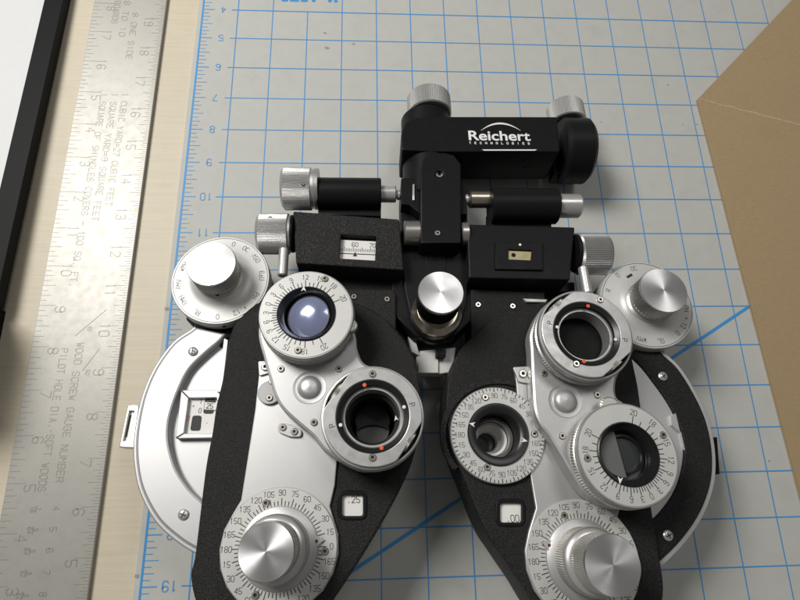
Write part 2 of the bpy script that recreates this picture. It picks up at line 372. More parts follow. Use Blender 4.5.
# ---------------------------------------------------------------- housings
HT = 2.0
Lh = [(330, 296), (357, 303), (378, 313), (397, 330), (411, 350), (419, 374), (421, 402), (419, 432), (412, 462), (399, 492), (381, 525), (360, 560), (335, 598), (305, 640), (240, 650), (202, 615), (190.5, 579), (195, 552), (205, 470), (212, 432), (216, 405), (222, 380), (228, 345), (236, 322), (262, 300), (300, 292)]
apL = D(375, 425, 2.05); apR = D(498, 434, 2.1)
rA = rad(498, 434, 23, 2.1)
lens_hole_L = circle(apL.to_2d(), rA); lens_hole_R = circle(apR.to_2d(), rA)
winL = rounded(DP([(341, 493), (364, 493), (363, 517), (339, 517)], HT), .1); winR = rounded(DP([(499.5, 501.5), (523, 501.5), (522, 524), (500, 524)], HT), .1)
lh = pxobj('lens_housing', Lh, .85, HT, 'crinkle', holes=[lens_hole_L, winL], sp=True, bev=.05)
Rh = [(560, 300), (520, 308), (492, 320), (470, 338), (456, 356), (448, 380), (446, 410), (449, 436), (456, 460), (466, 484), (484, 528), (500, 553), (520, 582), (550, 625), (600, 650), (650, 640), (664, 595), (659, 550), (652, 507), (646, 455), (641, 405), (636, 374), (626, 340), (600, 308)]
rh = pxobj('lens_housing', Rh, .85, HT, 'crinkle', holes=[lens_hole_R, winR], sp=True, bev=.05)
for hsg, pts in ((lh, [(228, 318), (262, 318), (262, 372), (224, 378)]), (rh, [(612, 330), (641, 352), (644, 372), (616, 372)])):
    pass
# black base block under each auxiliary dial
pxobj('housing_shoulder', [(184, 318), (205, 292), (262, 290), (300, 300), (300, 345), (228, 352), (200, 332)], 1.0, 1.60, 'crinkle', r=.12)
pxobj('housing_shoulder', [(600, 300), (660, 296), (684, 330), (668, 348), (636, 372), (606, 352)], 1.0, 1.60, 'crinkle', r=.12)
# raised rim round the right aperture dial
arc = [D(498+58*math.cos(math.radians(t)), 434-56*math.sin(math.radians(t)), 2.04).to_2d() for t in range(65, 222, 6)]
arc2 = [D(498+52*math.cos(math.radians(t)), 434-50*math.sin(math.radians(t)), 2.04).to_2d() for t in range(65, 222, 6)]
obj('raised_rim', MB().slab(arc+arc2[::-1], 1.95, 2.045, bev=.015), 'crinkle', rh)
# window cards
for x0, y0, x1, y1, t, tx_, ty_, par in ((342, 495, 363, 516, '.25', 353.5, 499.5, lh), (500, 503, 521.5, 522.5, '.00', 512.5, 518.5, rh)):
    pts = rounded(DP([(x0, y0), (x1, y0), (x1, y1), (x0, y1)], 1.93), .06); c = sum(pts, Vector((0, 0)))/len(pts)
    w = obj('readout_card', MB().slab([p-c for p in pts], 1.9, 1.93, bev=.004), 'card_white', par, (c.x, c.y, 0))
    flat_text('readout_number', [(t, tx_, ty_, 0, 6.2, .011)], 1.934, par)
    fr = [p for p in rounded(DP([(x0-4, y0-4), (x1+4, y0-4), (x1+4, y1+4), (x0-4, y1+4)], HT+.03), .14)]
    inn = rounded(DP([(x0-.5, y0-.5), (x1+.5, y0-.5), (x1+.5, y1+.5), (x0-.5, y1+.5)], HT+.03), .07)
    obj('readout_bezel', MB().slab([p-c for p in fr], 1.94, HT+.03, [[p-c for p in inn]], bev=.014), 'satin_black', par, (c.x, c.y, 0))
# ---------------------------------------------------------------- silver cover plates
cL = D(279, 548, 2.12); cR = D(584, 560, 2.12); RD = rad(279, 548, 58.5, 2.12)
def bulge(c, a0, a1, n=14, k=1.03): return [Vector((c.x+RD*k*math.cos(math.radians(a0+(a1-a0)*i/n)), c.y+RD*k*math.sin(math.radians(a0+(a1-a0)*i/n)))) for i in range(n+1)]
plL = DP([(260, 366), (300, 356), (337, 440), (337, 462), (335, 485)], 2.06)+DP([(330, 506)], 2.06)+bulge(cL, 28, -215)+DP([(241, 500), (255, 410)], 2.06)
c = cL.to_2d()
# window hole not under plate; the plate is one slab
plate_L = obj('cover_plate', MB().slab([p-c for p in plL], HT-.01, 2.065, bev=.02), 'silver', ph, (c.x, c.y, 0))
plR = DP([(514.5, 368), (600, 366), (625, 460), (621, 505)], 2.06)+bulge(cR, 42, -208)+DP([(536, 508), (530, 472), (521, 430)], 2.06)
c = cR.to_2d()
apc = circle(apR.to_2d()-c, rad(498, 434, 40, 2.1))
plate_R = obj('cover_plate', MB().slab([p-c for p in plR], HT-.01, 2.065, bev=.02), 'silver', ph, (c.x, c.y, 0))
# ---------------------------------------------------------------- lower axis dials with double knobs
NUM = [(str(a if a <= 180 else a-180), a) for a in range(0, 360, 15)]
NUMS = [(('0' if a == 0 else str(a if a <= 180 else a-180)), a) for a in range(0, 360, 15)]
def axis_dial(c, arrow, knobpx, screws, plate):
    d = ring_lathe('axis_dial', c, [(RD, 2.05), (RD, 2.10), (RD-.015, 2.115), (0, 2.115)], 'dial', ph)
    H = 2.115
    dial_numbers(d, c, H, NUMS, RD*.90, .094, .0085, upright=True)
    dial_marks(d, c, H, range(0, 360, 5), RD*.69, RD*.755, .014, major=lambda i, a, b: (a, b+(.05 if i % 3 == 0 else 0)))
    for x, y in screws: screw(x, y, H, d)
    k = ring_lathe('pointer_ring', c, [(RD*.68, H), (RD*.665, H+.04), (RD*.58, H+.075), (RD*.50, H+.09)], 'silver', ph)
    a = math.radians(arrow); u = Vector((math.cos(a), math.sin(a))); v = Vector((-u.y, u.x)); r = RD*.64
    obj('pointer', MB().slab([u*(r-.02)+v*.11, u*(r-.02)-v*.11, u*(r+.15)], H+.004, H+.05, bev=.008), 'silver', k, (c.x, c.y, 0))
    obj('pointer_dot', MB().lathe([(.028, 0), (.028, .006), (0, .007)], 12), mat('wine_red_dot', (.12, .01, .03), 0, .5), k, (c.x+u.x*(r+.01), c.y+u.y*(r+.01), H+.05))
    R1 = RD*.53
    cl = obj('knurled_collar', MB().lathe([(R1*.99, 2.19), (R1, 2.21), (R1, 2.63), (R1*.97, 2.66), (R1*.90, 2.69, 1), (R1*.82, 2.70, 1), (R1*.8, 2.74, 1)], 180, tooth=lambda i, k: (.014 if i % 2 else 0) if k in (1, 2) else 0), ['knurl', 'silver_bright'], ph, (c.x, c.y, 0))
    top = D(*knobpx, 3.36); R2 = rad(*knobpx, 28.5, 3.36)
    mb = MB(); mb.lathe([(R2*.86, 2.68), (R2*.86, 2.76), (R2*.985, 2.80), (R2*.985, 3.30)]+[(R2, 3.33, 1), (R2*.975, 3.355, 1), (R2*.3, 3.36, 1), (0, 3.36, 1)], 168, tooth=lambda i, k: (.015 if i % 2 else 0) if k in (2, 3) else 0)
    kn = obj('knob', mb, ['knurl', 'turned'], ph, (c.x, c.y, 0))
    return d
axis_dial(cL, 8, (265, 552.5), [(266, 503), (325, 551), (255.5, 595)], plate_L)
axis_dial(cR, 157, (617, 567), [(564, 515.5)], plate_R)
# ---------------------------------------------------------------- aperture dial, right eye
H = 2.13; RA = rad(498, 434, 47, H)
apR = D(498, 434, H)
k30 = RA*30.5/47; kh = RA*22/47
d = ring_lathe('aperture_dial', apR, [(RA, 2.0), (RA, H-.02), (RA-.015, H), (k30, H)], 'dial', ph)
dial_numbers(d, apR, H, NUMS, RA*.815, .09, .0075, upright=True)
dial_marks(d, apR, H, range(0, 360, 5), RA*.90, RA*.975, .016, major=lambda i, a, b: (a+(.0 if i % 3 == 0 else .03), b))
for x, y in ((485, 397.5), (534, 434), (487, 467)): screw(x, y, H, d)
ring_lathe('aperture_ring', apR, [(k30, H-.02), (k30, H+.03), (k30*.97, H+.05), (kh*1.12, H+.05), (kh, H+.02), (kh, 1.5)], 'rim_black', d)
def wedge(name, x, y, ang, s, h, parent, m='white_ink', k=.45):
    a = math.radians(ang); p = D(x, y, h); u = Vector((math.cos(a), math.sin(a))); v = Vector((-u.y, u.x))
    return obj(name, MB().slab([-u*s+v*s*.8, -u*s*k, -u*s-v*s*.8, u*s], 0, .006, bev=0), m, parent, p)
wedge('white_arrow', 472, 424, 165, .06, H+.052, d); wedge('white_arrow', 524.5, 440.5, -15, .06, H+.052, d)
ring_lathe('lens_tube', apR, [(kh*.97, .9), (kh*.97, 1.62), (kh*.82, 1.66), (kh*.80, 1.0)], 'silver', d)
ring_lathe('lens_cell', apR, [(kh*.80, 1.2), (kh*.78, 1.45), (kh*.66, 1.45), (kh*.64, 1.1), (kh*.5, 1.1), (kh*.46, .95)], ['card_white'], d)
ring_lathe('trial_lens', apR, [(kh*.97, .92), (0, .96)], 'lens_dark', d)
# ---------------------------------------------------------------- rotors (the swing arms that carry the two auxiliary units)
rzL = [(258, 330), (264, 360), (269, 378), (275, 397), (283, 410), (298, 424), (312, 436), (330, 455), (372, 470), (410, 420), (390, 372), (366, 364), (358, 350), (355, 332), (340, 300), (300, 290), (270, 300)]
cJ = D(372.7, 415.5, 2.98)
rotL = pxobj('rotor_plate', rzL, 2.10, 2.42, 'silver', sp=True, bev=.06, holes=[circle(cJ, .60)])
rzR = [(530.5, 330), (530.5, 352), (532, 385), (534, 410), (540, 425), (550, 438), (562, 458), (572, 475), (590, 498), (628, 508), (665, 470), (655, 430), (626, 404), (617, 396), (617, 380), (623, 366), (633, 340), (615, 305), (575, 292), (545, 305)]
rotR = pxobj('rotor_plate', rzR, 2.10, 2.42, 'silver', sp=True, bev=.06)
for par, x, y in ((rotL, 309.5, 387.5), (rotR, 565, 401)):
    p = D(x, y, 2.42); r = rad(x, y, 17, 2.42)
    obj('hub_cap', MB().lathe([(r, -.01), (r*.97, .012), (r*.80, -.002), (r*.72, .0), (r*.68, .01), (r*.62, .05), (r*.50, .085), (r*.35, .10), (0, .11)], 64), 'silver', par, p)
for x, y in ((281, 369), (339, 369), (314, 422.5)): screw(x, y, 2.42, rotL)
for x, y in ((544, 373.5), (597, 395), (562, 436)): screw(x, y, 2.42, rotR)
# ---------------------------------------------------------------- rotary prism units
PA = [('20', 24), ('18', 49), ('15', 72), ('12', 94), ('9', 115), ('6', 132), ('3', 149), ('0', 165), ('3', 179), ('6', 193), ('9', 208), ('12', 224), ('15', 244), ('18', 270), ('20', 298)]
RPm = (rad(306.5, 313.5, 48.5, 2.95)+rad(628, 454, 49.5, 2.95))/2; HP = 2.95
PB = [('20', 71.6), ('18', 44), ('15', 14), ('12', -9), ('9', -27), ('6', -41), ('3', -55), ('0', -69), ('3', -82), ('6', -97), ('9', -114.5), ('12', -134), ('15', -158), ('18', -186), ('20', -210)]
def prism_unit(px, py, mirror, rot, screws, arrow, tilt):
    c = D(px, py, HP); Rp = RPm; ri = Rp*.61; rh_ = Rp*.49
    u = obj('prism_unit', MB().lathe([(Rp*.93, 2.36), (Rp*.95, 2.60), (Rp*1.0, 2.62), (Rp*1.0, 2.72), (Rp*.965, 2.745), (Rp*.965, 2.79), (Rp, 2.80), (Rp, HP-.025), (Rp-.02, HP), (ri, HP)], 200,
        tooth=lambda i, k: (-.014 if i % 2 else 0) if k in (2, 3) else 0), 'ring_silver', ph, (c.x, c.y, 0))
    obj('knurled_rim', MB().lathe([(Rp*.97, 2.57), (Rp*1.015, 2.585), (Rp*1.015, 2.74), (Rp*.97, 2.755)], 220, tooth=lambda i, k: (-.022 if i % 2 else 0) if k in (1, 2) else 0), 'knurl', u, (c.x, c.y, 0))
    obj('dial_face', MB().lathe([(Rp*.965, HP+.001), (Rp*.955, HP+.010), (ri+.01, HP+.010), (ri+.005, HP)], 96), 'dial', u, (c.x, c.y, 0))
    PQ = PB if mirror else PA; f = lambda a: a
    items = PQ; dial_numbers(u, c, HP+.010, items, Rp*.84, .098, .0085, sx=.75)
    vals = [(-20+0, 24)]; tk = []
    for (t0, a0), (t1, a1) in zip(PQ[:-1], PQ[1:]):
        n = abs(int(t0)-int(t1)); n = max(2, n)
        for j in range(n): tk.append((f(a0+(a1-a0)*j/n), j == 0))
    tk.append((PQ[-1][1], True))
    mb = MB()
    for a, big in tk:
        a = math.radians(a); r1 = Rp*(.765 if big else .71); mb.ribbon([(ri*1.01*math.cos(a), ri*1.01*math.sin(a)), (r1*math.cos(a), r1*math.sin(a))], .014, 0)
    obj('scale_marks', mb, 'ink', u, (c.x, c.y, HP+.0135))
    for x, y in screws: screw(x, y, HP+.01, u)
    ring_lathe('aperture_ring', c, [(ri, HP-.02), (ri, HP+.03), (ri*.96, HP+.045), (rh_*1.18, HP+.03), (rh_*1.08, HP-.05), (rh_, HP-.10), (rh_*.98, 2.44), (0, 2.44)], 'rim_black', u)
    wedge('white_pointer', *arrow, .06, HP+.05, u)
    return u, c, rh_
pu_, pc_, pr_ = prism_unit(306.5, 313.5, False, 0, [(325, 279), (298, 350.5)], (303.7, 288.5, 90), 0)
# lens: a tilted wedge prism that catches the room
mb = MB().lathe([(pr_*.90, -.05), (pr_*.92, .0), (pr_*.90, .03), (pr_*.6, .09), (pr_*.3, .115), (0, .12)], 64)
obj('prism_lens', mb, 'lens_blue', pu_, (pc_.x+.03, pc_.y-.02, HP-.14), rot=(math.radians(6), math.radians(-13), 0))
mb = MB(); mb.lathe([(pr_*.915, .01), (pr_*.94, .03), (pr_*.915, .05)], 64); obj('lens_edge', mb, 'silver_bright', pu_, (pc_.x+.03, pc_.y-.02, HP-.14), rot=(math.radians(6), math.radians(-13), 0))
obj('thumb_wheel', MB().lathe([(.13, 0), (.13, .12), (.11, .14), (0, .14)], 40, tooth=lambda i, k: .012 if i % 2 else 0), 'knurl', pu_, D(351, 329, 2.62)+Vector((0, 0, .08)))
pv_, pd_, pr2 = prism_unit(628, 454, True, 71.6, [(662.5, 435), (587, 458)], (620, 480.5, -105), 0)
obj('thumb_wheel', MB().lathe([(.19, 0), (.19, .10), (.16, .12), (0, .12)], 48, tooth=lambda i, k: .012 if i % 2 else 0), 'knurl', pv_, D(608, 408, 2.6)+Vector((0, 0, 0)))
lensd = MB().lathe([(pr2*.97, 0), (pr2*.5, .03), (0, .04)], 64); obj('prism_lens', lensd, 'lens_dark', pv_, (pd_.x, pd_.y, HP-.32))
hp = [Vector((pr2*.93*math.cos(math.radians(t)), pr2*.93*math.sin(math.radians(t)))) for t in range(98, 275, 8)]
obj('prism_wedge', MB().slab(hp, 0, .05, bev=.01), 'lens_grey', pv_, (pd_.x-.03, pd_.y+.03, HP-.26), rot=(0, math.radians(6), 0))
mb = MB(); mb.lathe([(pr2*.80, .0), (pr2*.80, .03), (pr2*.72, .04), (pr2*.70, 0)], 64); obj('lens_ring', mb, 'rim_black', pv_, (pd_.x+.04, pd_.y+.02, HP-.27))
# ---------------------------------------------------------------- cross cylinder units
HJ = 2.98; RJ = (rad(372.7, 416, 52, HJ)+rad(587.5, 334, 47, HJ))/2
def cross_unit(px, py, notch, oranges, whites, letters, screws, deep):
    c = D(px, py, HJ); R = RJ; ri = R*.705; rb = R*.57
    u = obj('cross_cylinder_unit', MB().lathe([(R*.90, 2.36), (R*.92, 2.52), (R*.99, 2.56), (R*1.0, 2.58), (R*1.0, 2.68), (R*.97, 2.70), (R*.96, 2.76), (R*1.0, 2.78), (R*1.0, 2.90), (R*.985, 2.915), (R*.955, 2.92)], 220,
        tooth=lambda i, k: (.012 if i % 2 else 0) if k in (3, 4) else 0), 'ring_silver', ph, (c.x, c.y, 0))
    obj('knurled_rim', MB().lathe([(R*.95, 2.50), (R*.995, 2.52), (R*.995, 2.66), (R*.95, 2.675)], 220, tooth=lambda i, k: (-.022 if i % 2 else 0) if k in (1, 2) else 0), 'knurl', u, (c.x, c.y, 0))
    # top ring with two flats where the knurled wheels show
    pts = []
    for i in range(96):
        a = 2*PI*i/96; q = Vector((math.cos(a), math.sin(a)))*R*.955
        for sgn in (0, PI):
            nn = Vector((math.cos(notch+sgn), math.sin(notch+sgn))); dd = q.dot(nn)
            if dd > R*.855: q -= nn*(dd-R*.855)
        pts.append(q)
    obj('flip_ring', MB().slab(pts, 2.86, HJ, [circle((0, 0), ri, 72)], bev=.016), 'ring_silver', u, (c.x, c.y, 0))
    for sgn in (0, PI):
        nn = Vector((math.cos(notch+sgn), math.sin(notch+sgn), 0)); tt = Vector((-nn.y, nn.x, 0))
        me = MB().lathe([(.17, -.045), (.19, -.035), (.19, .035), (.17, .045), (0, .045)], 84, tooth=lambda i, k: .008 if i % 2 else 0)
        obj('thumb_wheel', me, 'knurl', u, (c.x+nn.x*R*.845, c.y+nn.y*R*.845, 2.80), rot=(PI/2, 0, notch+sgn+PI/2))
    ring_lathe('lens_mount', c, [(ri, 2.9), (ri, HJ-.01), (ri*.975, HJ+.005), (rb*1.06, HJ-.04), (rb*1.02, HJ-.12)], 'rim_black', u)
    ring_lathe('inner_tube', c, [(rb*1.03, HJ-.10), (rb*1.0, HJ-.13), (rb*.95, HJ-.13), (rb*.93, HJ-.20), (rb*.93, 2.35)], 'ring_silver', u)
    ring_lathe('bore', c, [(rb*.925, HJ-.40), (rb*.80, HJ-.42), (rb*.80, 1.75), (rb*.68, 1.70), (rb*.62, 1.3), (0, 1.3)] if deep else [(rb*.925, 2.5), (rb*.90, 2.45), (0, 2.445)], 'dull_black', u)
    dm = mesh('dot', MB().lathe([(.036, 0), (.036, .006), (0, .008)], 16), 'red'); wm = mesh('dot', MB().lathe([(.032, 0), (.032, .006), (0, .008)], 16), 'white_ink')
    for x, y in oranges: obj('orange_dot', None, None, u, D(x, y, HJ-.008), me=dm)
    for x, y in whites: obj('white_dot', None, None, u, D(x, y, HJ-.008), me=wm)
    it = []
    for x, y in letters:
        p = D(x, y, HJ)-c; it.append(('P', math.degrees(math.atan2(p.y, p.x))))
    dial_numbers(u, c, HJ, it, R*.79, .10, .010)
    for x, y in screws: screw(x, y, HJ, u)
    return u, c, rb
uL, ucL, rb = cross_unit(372.7, 415.5, math.radians(145), [(364.5, 385), (381.5, 448)], [(404, 407), (340.5, 425)], [(412.5, 404.5), (330.5, 426)], [(372.5, 374), (372.5, 457.5)], True)
uR, ucR, rb = cross_unit(587, 333, math.radians(127), [(588, 306), (584, 361.5)], [(557, 327), (615.5, 339.5)], [(551, 323), (624.5, 340)], [(600, 300), (576, 364)], False)
screw(601, 324.5, 2.6, uR)
obj('lens_glass', MB().lathe([(rb*.88, 0), (rb*.4, .01), (0, .015)], 48), 'dull_black', uR, (ucR.x, ucR.y, 2.455))
mb = MB().lathe([(rb*.62, 0), (rb*.3, .02), (0, .03)], 48); obj('lens_glass', mb, 'lens_grey', uL, (ucL.x, ucL.y-.05, 1.78))
obj('lens_carrier', MB().slab([Vector((rb*.66*math.cos(math.radians(t)), rb*.66*math.sin(math.radians(t))+.08)) for t in range(0, 181, 12)]+[Vector((rb*.55*math.cos(math.radians(t)), -.10+rb*.22*math.sin(math.radians(t)))) for t in range(180, -1, -15)], 0, .04, bev=.008), 'rim_black', uL, (ucL.x, ucL.y, 1.86))
wedge('white_arrow', 396, 418, 100, .05, 2.6, uL)
# ---------------------------------------------------------------- small fittings on the cover plates
pxobj('corner_tab', [(258, 361), (270, 361), (272, 372), (259, 376)], 2.04, 2.12, 'silver', plate_L, r=.04, bev=.01)
screw(265.5, 367, 2.12, plate_L, SB)
pl = D(269.5, 392.5, 2.14); obj('round_boss', MB().lathe([(.23, -.08), (.23, -.01), (.22, 0), (0, 0)], 48), 'boss_grey', plate_L, pl)
screw(272, 381.5, 2.14, plate_L); screw(269.5, 398, 2.14, plate_L)
pxobj('stop_tab', [(278, 423), (290, 424), (302, 430), (301, 437), (290, 437), (278, 432)], 2.06, 2.13, 'ring_silver', plate_L, r=.06, bev=.01)
screw(283, 427.5, 2.13, plate_L); screw(294.5, 431.7, 2.13, plate_L)
pxobj('corner_tab', [(513, 367), (531, 366), (531, 384), (519, 382)], 2.04, 2.12, 'silver', plate_R, r=.04, bev=.01)
screw(522.5, 374, 2.12, plate_R, SB)
# ---------------------------------------------------------------- auxiliary dials + knobs
RX = (rad(220.6, 278.4, 49, 1.98)+rad(646.9, 303.1, 46, 1.98))/2
AUX_L = [('0', 77), ('OC', 57), ('~50', 35), ('6^U', 5), ('PH', -27), ('+.12', -57), ('0', -88), ('RL', -118), ('RMH', -146), ('RMV', -172), ('WMH', 160)]
AUX_R = [('0', 127), ('OC', 98), ('R', 158), ("0'", 184), ('WMV', -110), ('GL', -82), ('0', -52), ('+.12', -31), ('PH', -8), ('6^U', 14), ('~50', 40)]
def aux(px, py, kx, ky, texts, side, bar):
    H = 1.98; c = D(px, py, H)
    a = obj('auxiliary_dial', MB().lathe([(RX*.96, 1.66), (RX, 1.69), (RX, 1.955), (RX*.985, H), (RX*.70, H+.004), (RX*.62, H+.02), (RX*.52, H+.055), (RX*.47, H+.12), (0, H+.13)], 128), ['dial'], ph, (c.x, c.y, 0))
    obj('base_ring', MB().lathe([(RX*.97, 1.2), (RX*.98, 1.64), (RX*.9, 1.66)], 96), 'satin_black', a, (c.x, c.y, 0))
    m = MB(); m.text('', (0, 0), 0, 1, 1)
    for i in range(96):
        t0, t1 = 2*PI*i/96, 2*PI*(i+1)/96; m.ribbon([(RX*.955*math.cos(t0), RX*.955*math.sin(t0)), (RX*.955*math.cos(t1), RX*.955*math.sin(t1))], .009, 0)
    obj('scribed_line', m, 'ink', a, (c.x, c.y, H+.004))
    dial_numbers(a, c, H+.001, texts, RX*.84, .105, .009)
    for o_ in a.children:
        if o_.name.startswith('numbers'): o_.name = 'settings_lettering'
    if bar: p = D(*bar, H+.006); obj('index_bar', MB().slab([(-.075, -.03), (.075, -.03), (.075, .03), (-.075, .03)], 0, .006, bev=0), 'ink', a, p, rot=(0, 0, math.radians(30)))
    top = D(kx, ky, 2.72); R = (rad(209.5, 260, 24.5, 2.72)+rad(666, 287.5, 24, 2.72))/2
    prof = [(R*1.0, H+.12), (R*.90, H+.15), (R*.92, H+.28), (R*.99, H+.30)]
    nz = 9
    for k in range(nz): prof.append((R*.985, H+.32+(.34)*k/(nz-1)))
    prof += [(R, 2.69, 0), (R, 2.70, 1), (R*.97, 2.72, 1), (R*.4, 2.722, 1), (0, 2.722, 1)]
    kn = obj('knob', MB().lathe(prof, 84, tooth=lambda i, k: (.0 if (i+k) % 2 else -.03) if 4 <= k < 4+nz else 0), ['knurl', 'turned'], ph, (c.x, c.y, 0), sharp=12)
    an = math.radians(side); obj('set_screw', MB().lathe([(.04, -.01), (.04, .012), (.025, .014), (0, .004)], 16, axis='y'), 'ink', kn, (c.x+R*.94*math.cos(an), c.y+R*.94*math.sin(an), H+.22), rot=(0, 0, an-PI/2))
    an2 = an+.05; obj('set_screw', MB().lathe([(.04, -.01), (.04, .012), (.025, .014), (0, .004)], 16, axis='y'), 'ink', a, (c.x+RX*math.cos(an2), c.y+RX*math.sin(an2), 1.83), rot=(0, 0, an2-PI/2))
    return a
aux(220.6, 279, 209.5, 260, AUX_L, -85, None); aux(646.9, 303.8, 666, 287.5, AUX_R, 130, (629.5, 276))
# ---------------------------------------------------------------- lens covers (crescents) at the outer sides
def crescent(outer, inner, closing, band_m, screws, lip_m='cast_silver', zb=1.56):
    Oo = spline(DP(outer, 1.74), False, 6); Ii = spline(DP(inner, 1.74), False, 6); Cc = DP(closing, 1.74)
    full = [p.to_2d() if len(p) > 2 else p for p in Oo+Cc[::-1]]; c = sum(full, Vector((0, 0)))/len(full)
    L = lambda P: [Vector((p.x, p.y))-c for p in P]
    def inset(P, d):
        out = []
        for i, p in enumerate(P):
            a = P[max(0, i-1)]; b = P[min(len(P)-1, i+1)]; t = Vector((b.x-a.x, b.y-a.y)).normalized(); n = Vector((-t.y, t.x)); 
            mid = Vector((c.x-p.x, c.y-p.y)); n = n if n.dot(mid) > 0 else -n; out.append(Vector((p.x, p.y))+n*d)
        return out
    base = obj('cover_base', MB().slab(L(Oo)+L(Cc)[::-1], .95, zb, bev=.01), 'cast_silver', ph, (c.x, c.y, 0))
    O1 = inset(Oo, .085); O2 = inset(Oo, .115)
    obj('outer_lip', MB().slab(L(Oo)+L(O1)[::-1], 1.1, 1.70, bev=.03), lip_m, base, (c.x, c.y, 0))
    band = obj('curved_band', MB().slab(L(O1)+L(Ii)[::-1], zb+.005, 1.76, bev=.045), band_m, base, (c.x, c.y, 0))
    for x, y in screws: screw(x, y, 1.765, band, SC)
    return base, c, band
Lo = [(194, 325), (189, 329), (172, 341), (154, 365), (142, 391), (135.5, 416), (132, 442), (133, 468), (139, 494), (155, 523), (178, 544), (198, 556)]
Li = [(226, 334), (219, 342), (206, 353), (190, 369), (180, 388), (172, 410), (168.5, 428), (169.5, 446), (176, 468), (188, 487), (201, 500), (214, 512)]
bL, bc, bandL = crescent(Lo, Li, [(235, 330), (236, 400), (230, 500), (212, 556)], 'cast_silver', [(193, 351.5), (183.5, 514.5)])
Ro = [(655, 338), (664, 350.5), (681, 367), (698, 394), (710, 421), (716, 450), (716, 478), (710, 502), (700, 523), (684, 545), (663, 566), (650, 575)]
Ri = [(628, 355), (640, 366), (652, 381), (668, 404), (679, 427), (683.5, 450), (680, 476), (671, 497), (656, 516), (642, 526)]
bR, bc2, bandR = crescent(Ro, Ri, [(622, 350), (625, 400), (630, 500), (640, 575)], 'crinkle', [(662.5, 376.5), (667.5, 535.5)], 'dial', 1.71)
# bright inner edge of recess next to the left housing
pxobj('recess_wall', [(224, 338), (228, 340), (222, 392), (217, 392)], 1.42, 1.85, 'cast_silver', bL, bev=.01)
pxobj('recess_wall', [(213, 434), (215, 436), (205, 500), (202, 500)], 1.42, 1.80, 'cast_silver', bL, bev=.01)
# power readout window, left
pxobj('power_readout', [(181, 390), (224, 390), (222, 397.5), (189, 398)], 1.40, 1.72, 'cast_silver', bL, bev=.015)
pxobj('readout_side', [(181, 390.5), (188.5, 398), (184, 433), (175.5, 438)], 1.40, 1.715, 'cast_silver', bL, bev=.015)
pxobj('readout_side', [(176, 438.5), (184, 433.5), (218, 433), (218, 438)], 1.40, 1.72, 'cast_silver', bL, bev=.015)
pxobj('readout_card', [(189, 397), (223, 397), (219, 434), (183, 434)], 1.50, 1.62, 'card_white', bL, bev=.005)
pxobj('readout_window', [(205, 398.5), (216, 398.5), (213, 413.5), (203, 413.5)], 1.62, 1.635, 'ink', bL, r=.05, bev=.003)
pxobj('readout_window', [(192.5, 415.5), (201.5, 415.5), (200, 430.5), (190, 430.5)], 1.62, 1.635, 'ink', bL, r=.05, bev=.003)
pxobj('number_strip', [(205, 402), (219, 403), (218, 410), (204, 409.5)], 1.635, 1.65, 'card_white', bL, bev=.002)
flat_text('readout_number', [('25', 209.8, 406, -5, 5, .012)], 1.654, bL); flat_text('readout_digits', [('1', 201.2, 401.5, -5, 4.5, .010), ('0', 200, 410.5, -5, 4.5, .010), ('+', 193.5, 406, 0, 3, .008), ('-', 207, 423, 0, 4, .008)], 1.623, bL)
flat_text('readout_digit', [('0', 188.2, 418, -5, 4.5, .010)], 1.623, bL, 'red')
pxobj('readout_clip', [(216, 394), (223, 394), (224, 404), (221, 432), (214, 434), (218, 404)], 1.62, 1.80, 'silver_bright', bL, bev=.01)
pxobj('readout_frame', [(676, 413), (670, 416), (672, 425), (681, 433), (685, 450), (680, 430)], 1.60, 1.78, 'silver_bright', bR, bev=.01)
# side brackets outside the rims
br = pxobj('side_bracket', [(128, 405), (139, 405), (134, 448), (119, 447)], .55, .85, 'silver_bright', bev=.02, holes=[DP([(129.5, 411), (134, 411), (130, 441), (123, 441)], .85)])
pxobj('bracket_card', [(130, 411), (137, 411), (131, 442), (123, 442)], .70, .78, 'dial', br, bev=.005)
pxobj('bracket_slot', [(130, 415), (131.3, 415), (126.8, 437), (125.5, 437)], .785, .79, 'ink', br, bev=0)
pxobj('side_bracket', [(712, 437), (717.5, 437), (720, 474), (713, 475)], .5, .95, 'satin_black', bev=.02)
# ---------------------------------------------------------------- cross slide boxes
cbL = DP([(293, 211), (399, 219), (404, 270), (296, 263)], 2.25)
def quadobj(name, P, z0, z1, m, parent=ph, holes=(), bev=.03, label=None):
    c = sum(P, Vector((0, 0)))/len(P); return obj(name, MB().slab([p-c for p in P], z0, z1, [[q-c for q in h] for h in holes], bev), m, parent, (c.x, c.y, 0), label=label)
slL = quadobj('slide_box', rounded(cbL, .05), 1.35, 2.25, 'crinkle', holes=[DP([(341, 234.5), (376, 236), (375, 260), (339, 258)], 2.25)])
slR = quadobj('slide_box', rounded(DP([(467, 224), (575, 227), (570, 280), (469, 278)], 2.25), .05), 1.35, 2.25, 'satin_black')
pxobj('distance_scale', [(338, 239.5), (378, 241.5), (377, 262), (336, 260)], 2.02, 2.10, 'card_white', slL, bev=.004)
it = [('60', 355, 244.6, -3, 4.6, .010), ('70', 372.5, 245.5, -3, 4.6, .010)]
flat_text('scale_numbers', it, 2.104, slL)
mb = MB(); p0_ = D(341, 250, 2.104); p1_ = D(376, 251.5, 2.104)
for i in range(21):
    q = (p1_-p0_)*(i/20); h_ = .10 if i % 5 == 2 else .065; mb.ribbon([(q.x, q.y-.02), (q.x, q.y+h_-.02)], .011, 0)
obj('scale_marks', mb, 'ink', slL, p0_)
wedge('index_triangle', 355, 254, 90, .055, 2.105, slL, 'ink', 1)
pxobj('index_strip', [(339, 252.8), (376, 254.3), (375.6, 255), (339, 253.5)], 2.101, 2.108, 'ink', slL, bev=0)
